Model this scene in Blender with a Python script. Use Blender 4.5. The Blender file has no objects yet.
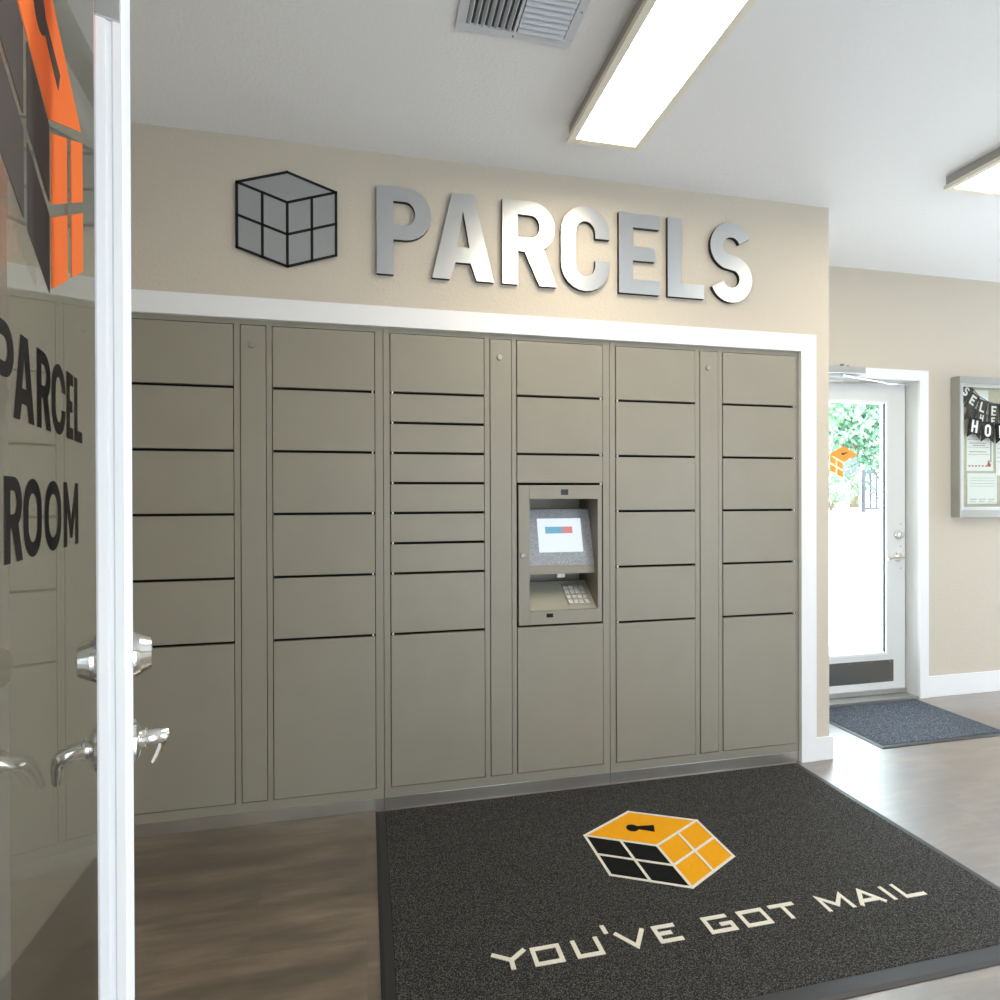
import bpy, bmesh, math, random
from mathutils import Vector, Matrix
random.seed(7)
S = bpy.context.scene
C = S.collection
PI = math.pi

# ------------------------------------------------------------------ materials
def new_mat(name):
    m = bpy.data.materials.new(name); m.use_nodes = True
    nt = m.node_tree; b = nt.nodes['Principled BSDF']
    return m, nt, b

def mat(name, col, rough=0.5, metal=0.0, spec=0.5, noise=0.0, nscale=40.0, bump=0.0, bscale=200.0, bdist=0.001):
    m, nt, b = new_mat(name)
    b.inputs['Base Color'].default_value = (*col, 1)
    b.inputs['Roughness'].default_value = rough
    b.inputs['Metallic'].default_value = metal
    b.inputs['Specular IOR Level'].default_value = spec
    tc = nt.nodes.new('ShaderNodeTexCoord')
    if noise > 0:
        n = nt.nodes.new('ShaderNodeTexNoise'); n.inputs['Scale'].default_value = nscale; n.inputs['Detail'].default_value = 4
        r = nt.nodes.new('ShaderNodeValToRGB')
        r.color_ramp.elements[0].color = (*[c*(1-noise) for c in col], 1)
        r.color_ramp.elements[1].color = (*[min(1, c*(1+noise)) for c in col], 1)
        r.color_ramp.elements[0].position = .3; r.color_ramp.elements[1].position = .7
        nt.links.new(tc.outputs['Object'], n.inputs['Vector']); nt.links.new(n.outputs['Fac'], r.inputs['Fac'])
        nt.links.new(r.outputs['Color'], b.inputs['Base Color'])
    if bump > 0:
        n = nt.nodes.new('ShaderNodeTexNoise'); n.inputs['Scale'].default_value = bscale; n.inputs['Detail'].default_value = 2
        bp = nt.nodes.new('ShaderNodeBump'); bp.inputs['Strength'].default_value = bump; bp.inputs['Distance'].default_value = bdist
        nt.links.new(tc.outputs['Object'], n.inputs['Vector']); nt.links.new(n.outputs['Fac'], bp.inputs['Height'])
        nt.links.new(bp.outputs['Normal'], b.inputs['Normal'])
    return m

def emis(name, col, strength, rough=.4):
    m, nt, b = new_mat(name)
    b.inputs['Base Color'].default_value = (.06, .06, .06, 1)
    b.inputs['Emission Color'].default_value = (*col, 1)
    b.inputs['Emission Strength'].default_value = strength
    b.inputs['Roughness'].default_value = rough
    return m

def glass_mat(name, tint=(1, 1, 1), double=False, ior=1.5):
    m = bpy.data.materials.new(name); m.use_nodes = True; nt = m.node_tree
    for n in list(nt.nodes): nt.nodes.remove(n)
    out = nt.nodes.new('ShaderNodeOutputMaterial'); mix = nt.nodes.new('ShaderNodeMixShader')
    tr = nt.nodes.new('ShaderNodeBsdfTransparent'); gl = nt.nodes.new('ShaderNodeBsdfGlossy')
    tr.inputs['Color'].default_value = (*tint, 1); gl.inputs['Roughness'].default_value = 0.0
    gl.inputs['Color'].default_value = (1, 1, 1, 1)
    fr = nt.nodes.new('ShaderNodeFresnel')
    # the pane is a thin box: each face reflects once; the IOR is flipped on back faces so no total reflection occurs
    geo = nt.nodes.new('ShaderNodeNewGeometry'); mi = nt.nodes.new('ShaderNodeMath'); mi.operation = 'MULTIPLY_ADD'
    mi.inputs[1].default_value = 1/ior-ior; mi.inputs[2].default_value = ior
    nt.links.new(geo.outputs['Backfacing'], mi.inputs[0]); nt.links.new(mi.outputs[0], fr.inputs['IOR'])
    fr.inputs['IOR'].default_value = ior
    a = nt.nodes.new('ShaderNodeMath'); a.operation = 'MULTIPLY'; a.inputs[1].default_value = 2
    b = nt.nodes.new('ShaderNodeMath'); b.operation = 'ADD'; b.inputs[1].default_value = 1
    c = nt.nodes.new('ShaderNodeMath'); c.operation = 'DIVIDE'
    nt.links.new(fr.outputs[0], a.inputs[0]); nt.links.new(fr.outputs[0], b.inputs[0])
    nt.links.new(a.outputs[0], c.inputs[0]); nt.links.new(b.outputs[0], c.inputs[1])
    nt.links.new((c if double else fr).outputs[0], mix.inputs[0])
    nt.links.new(tr.outputs[0], mix.inputs[1]); nt.links.new(gl.outputs[0], mix.inputs[2])
    nt.links.new(mix.outputs[0], out.inputs[0])
    return m

M = {}
M['wall'] = mat('wall_paint', (.56, .505, .42), .85, spec=.25, bump=.9, bscale=90, bdist=.002)
M['ceiling'] = mat('ceiling_paint', (.84, .84, .84), .9, spec=.2, bump=.9, bscale=80, bdist=.002)
M['white'] = mat('white_trim', (.80, .80, .80), .4, spec=.4)
M['doorwhite'] = mat('door_paint', (.70, .71, .70), .35, spec=.5)
M['edgewhite'] = mat('door_edge_paint', (.93, .93, .94), .25, spec=.6)
M['locker'] = mat('locker_enamel', (.268, .246, .196), .42, spec=.45, noise=.03, nscale=6, bump=.12, bscale=900, bdist=.0002)
M['lockerframe'] = mat('locker_frame_enamel', (.264, .243, .194), .42, spec=.45)
M['dark'] = mat('dark_gap', (.02, .018, .015), .9, spec=.1)
M['kick'] = mat('brushed_kick_plate', (.42, .40, .36), .3, metal=.75, noise=.15, nscale=3)
M['chrome'] = mat('satin_chrome', (.80, .79, .76), .17, metal=1)
M['lock'] = mat('lock_metal', (.34, .33, .31), .45, metal=.8)
M['steel'] = mat('brushed_steel', (.55, .55, .54), .35, metal=.9)
M['pewter'] = mat('dark_lever', (.25, .24, .22), .3, metal=.9)
M['black'] = mat('black_vinyl', (.016, .014, .013), .6, spec=.1)
M['blackedge'] = mat('black_edge', (.012, .011, .01), .5, spec=.3)
M['greyface'] = mat('grey_sign_face', (.30, .31, .31), .45, spec=.4)
M['rubber'] = mat('black_rubber', (.022, .022, .023), .45, spec=.5, bump=.2, bscale=300, bdist=.001)
M['cream'] = mat('cream_yarn', (.72, .68, .58), .9, spec=.1, noise=.15, nscale=300)
M['amber'] = mat('amber_yarn', (.80, .36, .012), .9, spec=.1, noise=.12, nscale=300)
M['matblack'] = mat('black_yarn', (.010, .010, .010), .95, spec=.1)
M['orange'] = mat('orange_vinyl', (1.0, .22, .055), .6, spec=.08)
M['greyvinyl'] = mat('grey_vinyl', (.085, .075, .07), .6, spec=.1)
M['paleorange'] = mat('pale_orange_vinyl', (.95, .50, .14), .6, spec=.1)
M['palegrey'] = mat('pale_grey_vinyl', (.55, .6, .62), .6, spec=.1)
M['fixture'] = mat('fixture_frame', (.85, .80, .68), .5)
M['fixtureside'] = mat('fixture_side', (.40, .39, .37), .5)
M['lamp'] = emis('lamp_diffuser', (1, .88, .70), 20.0)
M['vent'] = mat('vent_enamel', (.62, .64, .68), .45)
M['boardframe'] = mat('board_frame', (.38, .39, .36), .35, metal=.3)
M['cork'] = mat('tan_board', (.52, .47, .36), .9, noise=.08, nscale=60)
M['paper'] = mat('paper', (.82, .82, .80), .8, spec=.1)
M['inkred'] = mat('red_ink', (.55, .09, .08), .8, spec=.1)
M['ink'] = mat('dark_ink', (.06, .06, .07), .8, spec=.1)
M['inkgrey'] = mat('grey_ink', (.45, .47, .48), .8, spec=.1)
M['screen'] = emis('screen_glow', (.80, .90, 1), .88)
M['screenblue'] = emis('screen_blue', (.12, .42, .62), .8)
M['screenred'] = emis('screen_red', (.70, .22, .22), .8)
M['bezel'] = mat('speckled_bezel', (.30, .31, .33), .35, metal=.5, noise=.35, nscale=220)
M['tray'] = mat('tray_metal', (.50, .48, .40), .3, metal=.4)
M['key'] = mat('keypad_key', (.62, .60, .54), .4)
def translucent(name, col, fac=.5):
    m = mat(name, col, .7, spec=.1); nt = m.node_tree
    t = nt.nodes.new('ShaderNodeBsdfTranslucent'); t.inputs['Color'].default_value = (*col, 1)
    mx = nt.nodes.new('ShaderNodeMixShader'); mx.inputs[0].default_value = fac
    nt.links.new(nt.nodes['Principled BSDF'].outputs[0], mx.inputs[1]); nt.links.new(t.outputs[0], mx.inputs[2])
    nt.links.new(mx.outputs[0], nt.nodes['Material Output'].inputs[0])
    return m
M['paleorange'] = translucent('pale_orange_vinyl', (.75, .36, .12), .5)
M['palegrey'] = translucent('pale_grey_vinyl', (.45, .48, .5), .6)
M['leaf'] = translucent('leaf', (.045, .10, .072), .35)
M['leaf2'] = translucent('leaf_light', (.07, .13, .10), .35)
M['glass'] = glass_mat('pane_glass', (.78, .79, .77), ior=2.3)
M['doorglass'] = glass_mat('door_glass', (.98, 1, .99))
M['concrete'] = mat('concrete', (.78, .78, .76), .9, noise=.06, nscale=2)
M['leaf'] = mat('leaf', (.10, .22, .13), .6, noise=.3, nscale=3)
M['leaf2'] = mat('leaf_light', (.20, .34, .20), .6, noise=.3, nscale=3)
M['bark'] = mat('bark', (.16, .11, .07), .9, noise=.3, nscale=8)
M['iron'] = mat('dark_iron', (.02, .022, .03), .5)

# brushed aluminium of the letters
def brushed():
    m, nt, b = new_mat('brushed_aluminium')
    b.inputs['Base Color'].default_value = (.60, .62, .64, 1); b.inputs['Metallic'].default_value = 1; b.inputs['Roughness'].default_value = .30
    tc = nt.nodes.new('ShaderNodeTexCoord'); mp = nt.nodes.new('ShaderNodeMapping'); mp.inputs['Scale'].default_value = (4, 4, 900)
    n = nt.nodes.new('ShaderNodeTexNoise'); n.inputs['Scale'].default_value = 1; n.inputs['Detail'].default_value = 3
    r = nt.nodes.new('ShaderNodeMapRange'); r.inputs['To Min'].default_value = .26; r.inputs['To Max'].default_value = .42
    nt.links.new(tc.outputs['Object'], mp.inputs[0]); nt.links.new(mp.outputs[0], n.inputs[0]); nt.links.new(n.outputs['Fac'], r.inputs[0])
    nt.links.new(r.outputs[0], b.inputs['Roughness'])
    bp = nt.nodes.new('ShaderNodeBump'); bp.inputs['Strength'].default_value = .15; bp.inputs['Distance'].default_value = .0005
    nt.links.new(n.outputs['Fac'], bp.inputs['Height']); nt.links.new(bp.outputs[0], b.inputs['Normal'])
    return m
M['alu'] = brushed()

def floor_mat():
    m, nt, b = new_mat('vinyl_plank')
    L = nt.links
    tc = nt.nodes.new('ShaderNodeTexCoord')
    br = nt.nodes.new('ShaderNodeTexBrick'); br.offset = .37; br.inputs['Scale'].default_value = 1
    br.inputs['Brick Width'].default_value = .92; br.inputs['Row Height'].default_value = .30
    br.inputs['Mortar Size'].default_value = .0012; br.inputs['Mortar Smooth'].default_value = .3
    br.inputs['Color1'].default_value = (.42, .42, .42, 1); br.inputs['Color2'].default_value = (.58, .58, .58, 1); br.inputs['Mortar'].default_value = (.30, .30, .30, 1)
    L.new(tc.outputs['Object'], br.inputs['Vector'])
    mp = nt.nodes.new('ShaderNodeMapping'); mp.inputs['Scale'].default_value = (1.3, 5.5, 1)
    L.new(tc.outputs['Object'], mp.inputs[0])
    ad = nt.nodes.new('ShaderNodeVectorMath'); ad.operation = 'ADD'
    sc = nt.nodes.new('ShaderNodeVectorMath'); sc.operation = 'SCALE'; sc.inputs['Scale'].default_value = 9
    L.new(br.outputs['Color'], sc.inputs[0]); L.new(mp.outputs[0], ad.inputs[0]); L.new(sc.outputs[0], ad.inputs[1])
    n = nt.nodes.new('ShaderNodeTexNoise'); n.inputs['Scale'].default_value = 2.1; n.inputs['Detail'].default_value = 6; n.inputs['Roughness'].default_value = .62
    L.new(ad.outputs[0], n.inputs['Vector'])
    mp2 = nt.nodes.new('ShaderNodeMapping'); mp2.inputs['Scale'].default_value = (8, 60, 1); L.new(tc.outputs['Object'], mp2.inputs[0])
    n2 = nt.nodes.new('ShaderNodeTexNoise'); n2.inputs['Scale'].default_value = 1; n2.inputs['Detail'].default_value = 5
    L.new(mp2.outputs[0], n2.inputs['Vector'])
    mx = nt.nodes.new('ShaderNodeMath'); mx.operation = 'MULTIPLY_ADD'; mx.inputs[1].default_value = .35; L.new(n2.outputs['Fac'], mx.inputs[0]); L.new(n.outputs['Fac'], mx.inputs[2])
    r = nt.nodes.new('ShaderNodeValToRGB')
    e = r.color_ramp.elements
    e[0].position = .50; e[0].color = (.047, .030, .018, 1)
    e[1].position = .90; e[1].color = (.20, .145, .097, 1)
    x = e.new(.68); x.color = (.100, .066, .040, 1)
    L.new(mx.outputs[0], r.inputs['Fac'])
    mm = nt.nodes.new('ShaderNodeMix'); mm.data_type = 'RGBA'; mm.blend_type = 'MULTIPLY'; mm.inputs['Factor'].default_value = .55
    sc2 = nt.nodes.new('ShaderNodeVectorMath'); sc2.operation = 'SCALE'; sc2.inputs['Scale'].default_value = 2
    L.new(br.outputs['Color'], sc2.inputs[0])
    L.new(r.outputs['Color'], mm.inputs['A']); L.new(sc2.outputs[0], mm.inputs['B'])
    L.new(mm.outputs['Result'], b.inputs['Base Color'])
    rr = nt.nodes.new('ShaderNodeMapRange'); rr.inputs['From Min'].default_value = .5; rr.inputs['From Max'].default_value = .9
    rr.inputs['To Min'].default_value = .38; rr.inputs['To Max'].default_value = .50
    L.new(mx.outputs[0], rr.inputs[0]); L.new(rr.outputs[0], b.inputs['Roughness'])
    b.inputs['Specular IOR Level'].default_value = 1.0
    b.inputs['Coat Weight'].default_value = 1; b.inputs['Coat Roughness'].default_value = .33; b.inputs['Coat IOR'].default_value = 2.2
    bp = nt.nodes.new('ShaderNodeBump'); bp.inputs['Strength'].default_value = .25; bp.inputs['Distance'].default_value = .001
    L.new(n2.outputs['Fac'], bp.inputs['Height']); L.new(bp.outputs[0], b.inputs['Normal'])
    return m
M['floor'] = floor_mat()

def carpet(name, c0, c1, scale):
    m, nt, b = new_mat(name); L = nt.links
    tc = nt.nodes.new('ShaderNodeTexCoord')
    v = nt.nodes.new('ShaderNodeTexVoronoi'); v.inputs['Scale'].default_value = scale; v.inputs['Randomness'].default_value = .8
    n = nt.nodes.new('ShaderNodeTexNoise'); n.inputs['Scale'].default_value = scale*.8; n.inputs['Detail'].default_value = 3
    L.new(tc.outputs['Object'], v.inputs['Vector']); L.new(tc.outputs['Object'], n.inputs['Vector'])
    r = nt.nodes.new('ShaderNodeValToRGB'); r.color_ramp.elements[0].position = .46; r.color_ramp.elements[1].position = .74
    r.color_ramp.elements[0].color = (*c0, 1); r.color_ramp.elements[1].color = (*c1, 1)
    L.new(n.outputs['Fac'], r.inputs['Fac']); L.new(r.outputs['Color'], b.inputs['Base Color'])
    bp = nt.nodes.new('ShaderNodeBump'); bp.inputs['Strength'].default_value = .9; bp.inputs['Distance'].default_value = .003
    L.new(v.outputs['Distance'], bp.inputs['Height']); L.new(bp.outputs[0], b.inputs['Normal'])
    b.inputs['Roughness'].default_value = .85; b.inputs['Specular IOR Level'].default_value = .25
    return m
M['carpet'] = carpet('charcoal_loop_carpet', (.012, .011, .010), (.17, .163, .153), 330)
M['carpet2'] = carpet('slate_carpet', (.03, .036, .045), (.20, .22, .26), 220)

# ------------------------------------------------------------------ helpers
def bx(bm, x0, x1, y0, y1, z0, z1):
    vs = [bm.verts.new(p) for p in ((x0,y0,z0),(x1,y0,z0),(x1,y1,z0),(x0,y1,z0),(x0,y0,z1),(x1,y0,z1),(x1,y1,z1),(x0,y1,z1))]
    for f in ((3,2,1,0),(4,5,6,7),(0,1,5,4),(1,2,6,5),(2,3,7,6),(3,0,4,7)):
        bm.faces.new([vs[i] for i in f])
    return vs

def obj(name, bm, m, parent=None, smooth=False, bevel=0, seg=2):
    me = bpy.data.meshes.new(name)
    bmesh.ops.recalc_face_normals(bm, faces=bm.faces)
    if bevel:
        bmesh.ops.bevel(bm, geom=list(bm.edges), offset=bevel, segments=seg, affect='EDGES', profile=.6, clamp_overlap=True)
    bm.to_mesh(me); bm.free()
    for mm in (m if isinstance(m, (list, tuple)) else [m]): me.materials.append(mm)
    if smooth:
        for p in me.polygons: p.use_smooth = True
        me.set_sharp_from_angle(angle=math.radians(32))
    o = bpy.data.objects.new(name, me); C.objects.link(o)
    if parent is not None: o.parent = parent
    return o

def box(name, dims, m, parent=None, bevel=0):
    bm = bmesh.new(); bx(bm, *dims); return obj(name, bm, m, parent, bevel=bevel)

def empty(name, loc=(0,0,0), rz=0):
    o = bpy.data.objects.new(name, None); C.objects.link(o); o.location = loc; o.rotation_euler = (0,0,rz); o.empty_display_size = .1
    return o

def tag(o, label=None, cat=None, group=None, kind=None):
    if label: o['label'] = label
    if cat: o['category'] = cat
    if group: o['group'] = group
    if kind: o['kind'] = kind
    return o

def struct(o): o['kind'] = 'structure'; return o

def tube(bm, pts, radii, n=14, cap=True):
    pts = [Vector(p) for p in pts]; rings = []
    if not isinstance(radii, (list, tuple)): radii = [radii]*len(pts)
    up = None
    for i, p in enumerate(pts):
        d = (pts[min(i+1, len(pts)-1)] - pts[max(i-1, 0)]).normalized()
        if up is None:
            up = Vector((0,0,1)) if abs(d.z) < .9 else Vector((1,0,0))
        a = d.cross(up).normalized(); b = a.cross(d).normalized(); up = b
        r = radii[i]; ra, rb = (r if isinstance(r, tuple) else (r, r))
        rings.append([bm.verts.new(p + a*ra*math.cos(2*PI*k/n) + b*rb*math.sin(2*PI*k/n)) for k in range(n)])
    for i in range(len(rings)-1):
        for k in range(n):
            bm.faces.new((rings[i][k], rings[i][(k+1)%n], rings[i+1][(k+1)%n], rings[i+1][k]))
    if cap:
        bm.faces.new(rings[0][::-1]); bm.faces.new(rings[-1])

def arc(cx, cy, rx, ry, a0, a1, n=12):
    return [(cx+rx*math.cos(math.radians(a0+(a1-a0)*i/n)), cy+ry*math.sin(math.radians(a0+(a1-a0)*i/n))) for i in range(n+1)]

def shape_mesh(name, loops, depth):
    """extruded flat shape from closed 2D loops (holes by even-odd) - local x, y and z from 0 to depth"""
    cu = bpy.data.curves.new(name, 'CURVE'); cu.dimensions = '2D'; cu.fill_mode = 'BOTH'; cu.extrude = depth/2
    for lp in loops:
        sp = cu.splines.new('POLY'); sp.points.add(len(lp)-1)
        for i, (x, y) in enumerate(lp): sp.points[i].co = (x, y, 0, 1)
        sp.use_cyclic_u = True
    o = bpy.data.objects.new(name+'_tmp', cu); C.objects.link(o)
    bpy.context.view_layer.update()
    dg = bpy.context.evaluated_depsgraph_get()
    me = bpy.data.meshes.new_from_object(o.evaluated_get(dg), depsgraph=dg)
    bpy.data.objects.remove(o); bpy.data.curves.remove(cu)
    for v in me.vertices: v.co.z += depth/2
    me.materials.clear()
    return me

def shape(name, loops, depth, mats, parent=None, matrix=None, side_mat=False):
    """matrix maps local (x, y, z) to the parent; z is the extrusion direction"""
    me = shape_mesh(name, loops, depth)
    for mm in (mats if isinstance(mats, (list, tuple)) else [mats]): me.materials.append(mm)
    if side_mat:
        for p in me.polygons:
            p.material_index = 0 if p.normal.z > .5 else 1
    else:
        for p in me.polygons: p.material_index = 0
    if matrix is not None: me.transform(matrix)
    o = bpy.data.objects.new(name, me); C.objects.link(o)
    if parent is not None: o.parent = parent
    return o

def join_shapes(name, items, m, parent=None):
    """several extruded flat shapes (loops, depth, matrix) as ONE mesh"""
    bm = bmesh.new()
    for loops, depth, mx in items:
        me = shape_mesh('tmp', loops, depth)
        if mx is not None: me.transform(mx)
        bm.from_mesh(me); bpy.data.meshes.remove(me)
    for f in bm.faces: f.material_index = 0
    me = bpy.data.meshes.new(name); bm.to_mesh(me); bm.free()
    me.materials.append(m)
    o = bpy.data.objects.new(name, me); C.objects.link(o)
    if parent is not None: o.parent = parent
    return o

# ---- letter outlines, height 1, width w, stroke t
def stroke_poly(pts, t):
    pts = [Vector((x, y, 0)) for x, y in pts]; Lf = []; Rt = []
    for i, p in enumerate(pts):
        d0 = (p-pts[i-1]).normalized() if i > 0 else None
        d1 = (pts[i+1]-p).normalized() if i < len(pts)-1 else None
        d = ((d0 or d1)+(d1 or d0)).normalized(); n = Vector((-d.y, d.x, 0))
        k = 1/max(.5, n.dot(Vector((-(d1 or d0).y, (d1 or d0).x, 0))))
        Lf.append((p.x+n.x*t/2*k, p.y+n.y*t/2*k)); Rt.append((p.x-n.x*t/2*k, p.y-n.y*t/2*k))
    return Lf+Rt[::-1]

def glyph(ch, w, t):
    b = .40
    if ch in 'PR':
        ry = (1-b)/2; rx = min(ry, w*.55); cy = (1+b)/2; v = t*.88
        bowl = arc(w-rx, cy, rx, ry, -90, 90)
        hole = [(t, b+v)] + arc(w-rx, cy, rx-t, ry-v, -90, 90) + [(t, 1-v)]
        if ch == 'P':
            return [[(0,0),(t,0),(t,b)] + bowl + [(0,1)], hole]
        bowl2 = arc(w-rx, cy, rx, ry, -58, 90)
        return [[(0,0),(t,0),(t,b),(w*.42,b),(w-t*1.02,0),(w*1.04,0)] + bowl2 + [(0,1)], hole]
    if ch == 'A':
        c = w/2; tw = t*1.12
        out = [(0,0),(tw*.98,0),(tw*1.32,.20),(w-tw*1.32,.20),(w-tw*.98,0),(w,0),(c+tw*.62,1),(c-tw*.62,1)]
        hole = [(tw*1.38,.38),(w-tw*1.38,.38),(c,.80)]
        return [out, hole]
    if ch == 'E':
        return [[(0,0),(w,0),(w,t*.95),(t,t*.95),(t,.5-t*.47),(w*.88,.5-t*.47),(w*.88,.5+t*.47),(t,.5+t*.47),(t,1-t*.95),(w,1-t*.95),(w,1),(0,1)]]
    if ch == 'L':
        return [[(0,0),(w,0),(w,t*.95),(t,t*.95),(t,1),(0,1)]]
    if ch == 'C':
        r = w/2; ri = r-t; e0 = .63; e1 = .37
        out = [(w,e0)] + arc(r, 1-r, r, r, 0, 180) + arc(r, r, r, r, 180, 360) + [(w,e1),(w-t,e1)] + arc(r, r, ri, r-t*.95, 360, 180) + arc(r, 1-r, ri, r-t*.95, 180, 0) + [(w-t,e0)]
        return [out]
    if ch == 'O':
        r = w/2
        return [arc(r, 1-r, r, r, 0, 180) + arc(r, r, r, r, 180, 360), arc(r, 1-r, r-t, r-t, 0, 180) + arc(r, r, r-t, r-t, 180, 360)]
    if ch == 'S':
        rx = (w-t)/2; cx = w/2; ry = (1-t)/4*1.0; cyt = 1-t/2-ry; cyb = t/2+ry
        top = arc(cx, cyt, rx, ry, 22, 180, 14) + arc(cx, cyt, rx, ry, 190, 248, 6)
        bot = arc(cx, cyb, rx, ry, 68, -10, 8) + arc(cx, cyb, rx, ry, -20, -160, 14)
        return [stroke_poly(top+bot, t*.98)]
    if ch == 'M':
        return [[(0,0),(t,0),(t,.62),(w/2-t*.3,.12),(w/2+t*.3,.12),(w-t,.62),(w-t,0),(w,0),(w,1),(w-t*.95,1),(w/2,.38),(t*.95,1),(0,1)]]
    if ch == 'T':
        return [[(w/2-t/2,0),(w/2+t/2,0),(w/2+t/2,1-t),(w,1-t),(w,1),(0,1),(0,1-t),(w/2-t/2,1-t)]]
    if ch == 'H':
        return [[(0,0),(t,0),(t,.5-t/2),(w-t,.5-t/2),(w-t,0),(w,0),(w,1),(w-t,1),(w-t,.5+t/2),(t,.5+t/2),(t,1),(0,1)]]

WALLM = lambda y: Matrix(((1,0,0,0),(0,0,-1,y),(0,1,0,0),(0,0,0,1)))      # x->X, y->Z, extrusion towards the camera (-Y), back at y

def put(loops, ox, oy, s, sx=1): return [[(ox+x*s*sx, oy+y*s) for x, y in lp] for lp in loops]

# ------------------------------------------------------------------ key dimensions (metres)
D = 2.5176          # plane of the locker fronts and of the sign wall
CEIL = 2.735
XL, XR = -.966, 6.0
YF = -1.25          # wall behind the camera
YH = 3.143          # far wall of the side hall
XC = 2.246          # outer corner of the locker block

# ------------------------------------------------------------------ room shell
struct(box('floor', (XL-.15, XR+.15, YF-.15, 3.30, -.06, 0), M['floor']))
bm = bmesh.new()
bx(bm, XL-.15, XR+.15, YF-.15, YH+.15, CEIL, CEIL+.12)
struct(obj('ceiling', bm, M['ceiling']))
# sign wall above the lockers and narrow pier right of them
bm = bmesh.new()
bx(bm, XL, XC, D, D+.10, 2.05, CEIL); bx(bm, 2.10, XC, D, D+.10, 0, 2.05)
struct(obj('wall_back', bm, M['wall']))
struct(box('wall_side', (XC-.10, XC, D+.10, YH, 0, CEIL), M['wall']))
struct(box('wall_left', (XL-.12, XL, YF, 3.25, 0, CEIL), M['wall']))
# far wall with the exit door opening
DX0, DX1, DZ = 2.535, 3.474, 2.045
HX0, HX1 = 4.95, 5.90          # unseen window added in the far wall for daylight sheen on the floor
bm = bmesh.new()
bx(bm, XC-.1, DX0-.02, YH, YH+.15, 0, CEIL); bx(bm, DX1+.02, HX0, YH, YH+.15, 0, CEIL); bx(bm, HX1, XR, YH, YH+.15, 0, CEIL); bx(bm, HX0, HX1, YH, YH+.15, 0, .10); bx(bm, HX0, HX1, YH, YH+.15, 2.3, CEIL); bx(bm, DX0-.02, DX1+.02, YH, YH+.15, DZ+.02, CEIL)
struct(obj('wall_far', bm, M['wall']))
# right wall with an unseen window added to bring daylight into the hall
bm = bmesh.new()
bx(bm, XR, XR+.12, YF, 2.0, 0, CEIL); bx(bm, XR, XR+.12, 3.05, YH+.15, 0, CEIL)
bx(bm, XR, XR+.12, 2.0, 3.05, 0, .1); bx(bm, XR, XR+.12, 2.0, 3.05, 2.3, CEIL)
struct(obj('wall_right', bm, M['wall']))
# wall behind the camera; its unseen entrance opening is placed to shape the daylight
FX0, FX1, FZ = .80, 1.45, 2.1
GX0, GX1 = 3.0, 4.2            # added window, out of view, that lights the right-hand lockers and floor
bm = bmesh.new()
bx(bm, XL, FX0, YF-.12, YF, 0, CEIL); bx(bm, FX1, GX0, YF-.12, YF, 0, CEIL); bx(bm, GX1, XR, YF-.12, YF, 0, CEIL); bx(bm, GX0, GX1, YF-.12, YF, 0, .1); bx(bm, GX0, GX1, YF-.12, YF, 2.3, CEIL); bx(bm, FX0, FX1, YF-.12, YF, FZ, CEIL)
struct(obj('wall_front', bm, M['wall']))
# frames of the added daylight windows, all out of view
w = empty('added_window_2', (GX0, YF-.06, .10)); struct(w)
bm = bmesh.new()
for a, b in ((0, .05), (.575, .625), (GX1-GX0-.05, GX1-GX0)): bx(bm, a, b, -.03, .03, 0, 2.2)
bx(bm, .05, .575, -.03, .03, 0, .05); bx(bm, .625, GX1-GX0-.05, -.03, .03, 0, .05); bx(bm, .05, .575, -.03, .03, 2.15, 2.2); bx(bm, .625, GX1-GX0-.05, -.03, .03, 2.15, 2.2)
obj('window_frame', bm, M['white'], w)
w = empty('added_window_4', (XR+.06, 2.0, .10)); struct(w)
bm = bmesh.new()
for a, b in ((0, .05), (1.0, 1.05)): bx(bm, -.03, .03, a, b, 0, 2.2)
bx(bm, -.03, .03, .05, 1.0, 0, .05); bx(bm, -.03, .03, .05, 1.0, 2.15, 2.2)
obj('window_frame', bm, M['white'], w)
w = empty('added_window_3', (HX0, YH+.06, .10)); struct(w)
bm = bmesh.new()
for a, b in ((0, .05), (HX1-HX0-.05, HX1-HX0)): bx(bm, a, b, -.03, .03, 0, 2.2)
bx(bm, .05, HX1-HX0-.05, -.03, .03, 0, .05); bx(bm, .05, HX1-HX0-.05, -.03, .03, 2.15, 2.2)
obj('window_frame', bm, M['white'], w)

# white casing around the lockers
T = D-.016
bm = bmesh.new()
bx(bm, XL, 2.16, T, D+.02, 2.012, 2.096)
bx(bm, 2.0745, 2.16, T, D+.02, 0, 2.012)
struct(obj('trim_1', bm, M['white'], bevel=.0015))
# baseboards
bm = bmesh.new(); bx(bm, 2.162, XC+.013, D-.013, D, 0, .112); bx(bm, XC, XC+.013, D, YH, 0, .112)
struct(obj('baseboard_back', bm, M['white'], bevel=.0015))
bm = bmesh.new(); bx(bm, 3.546, HX0, YH-.013, YH, 0, .136)
struct(obj('baseboard_far', bm, M['white'], bevel=.003))
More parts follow.
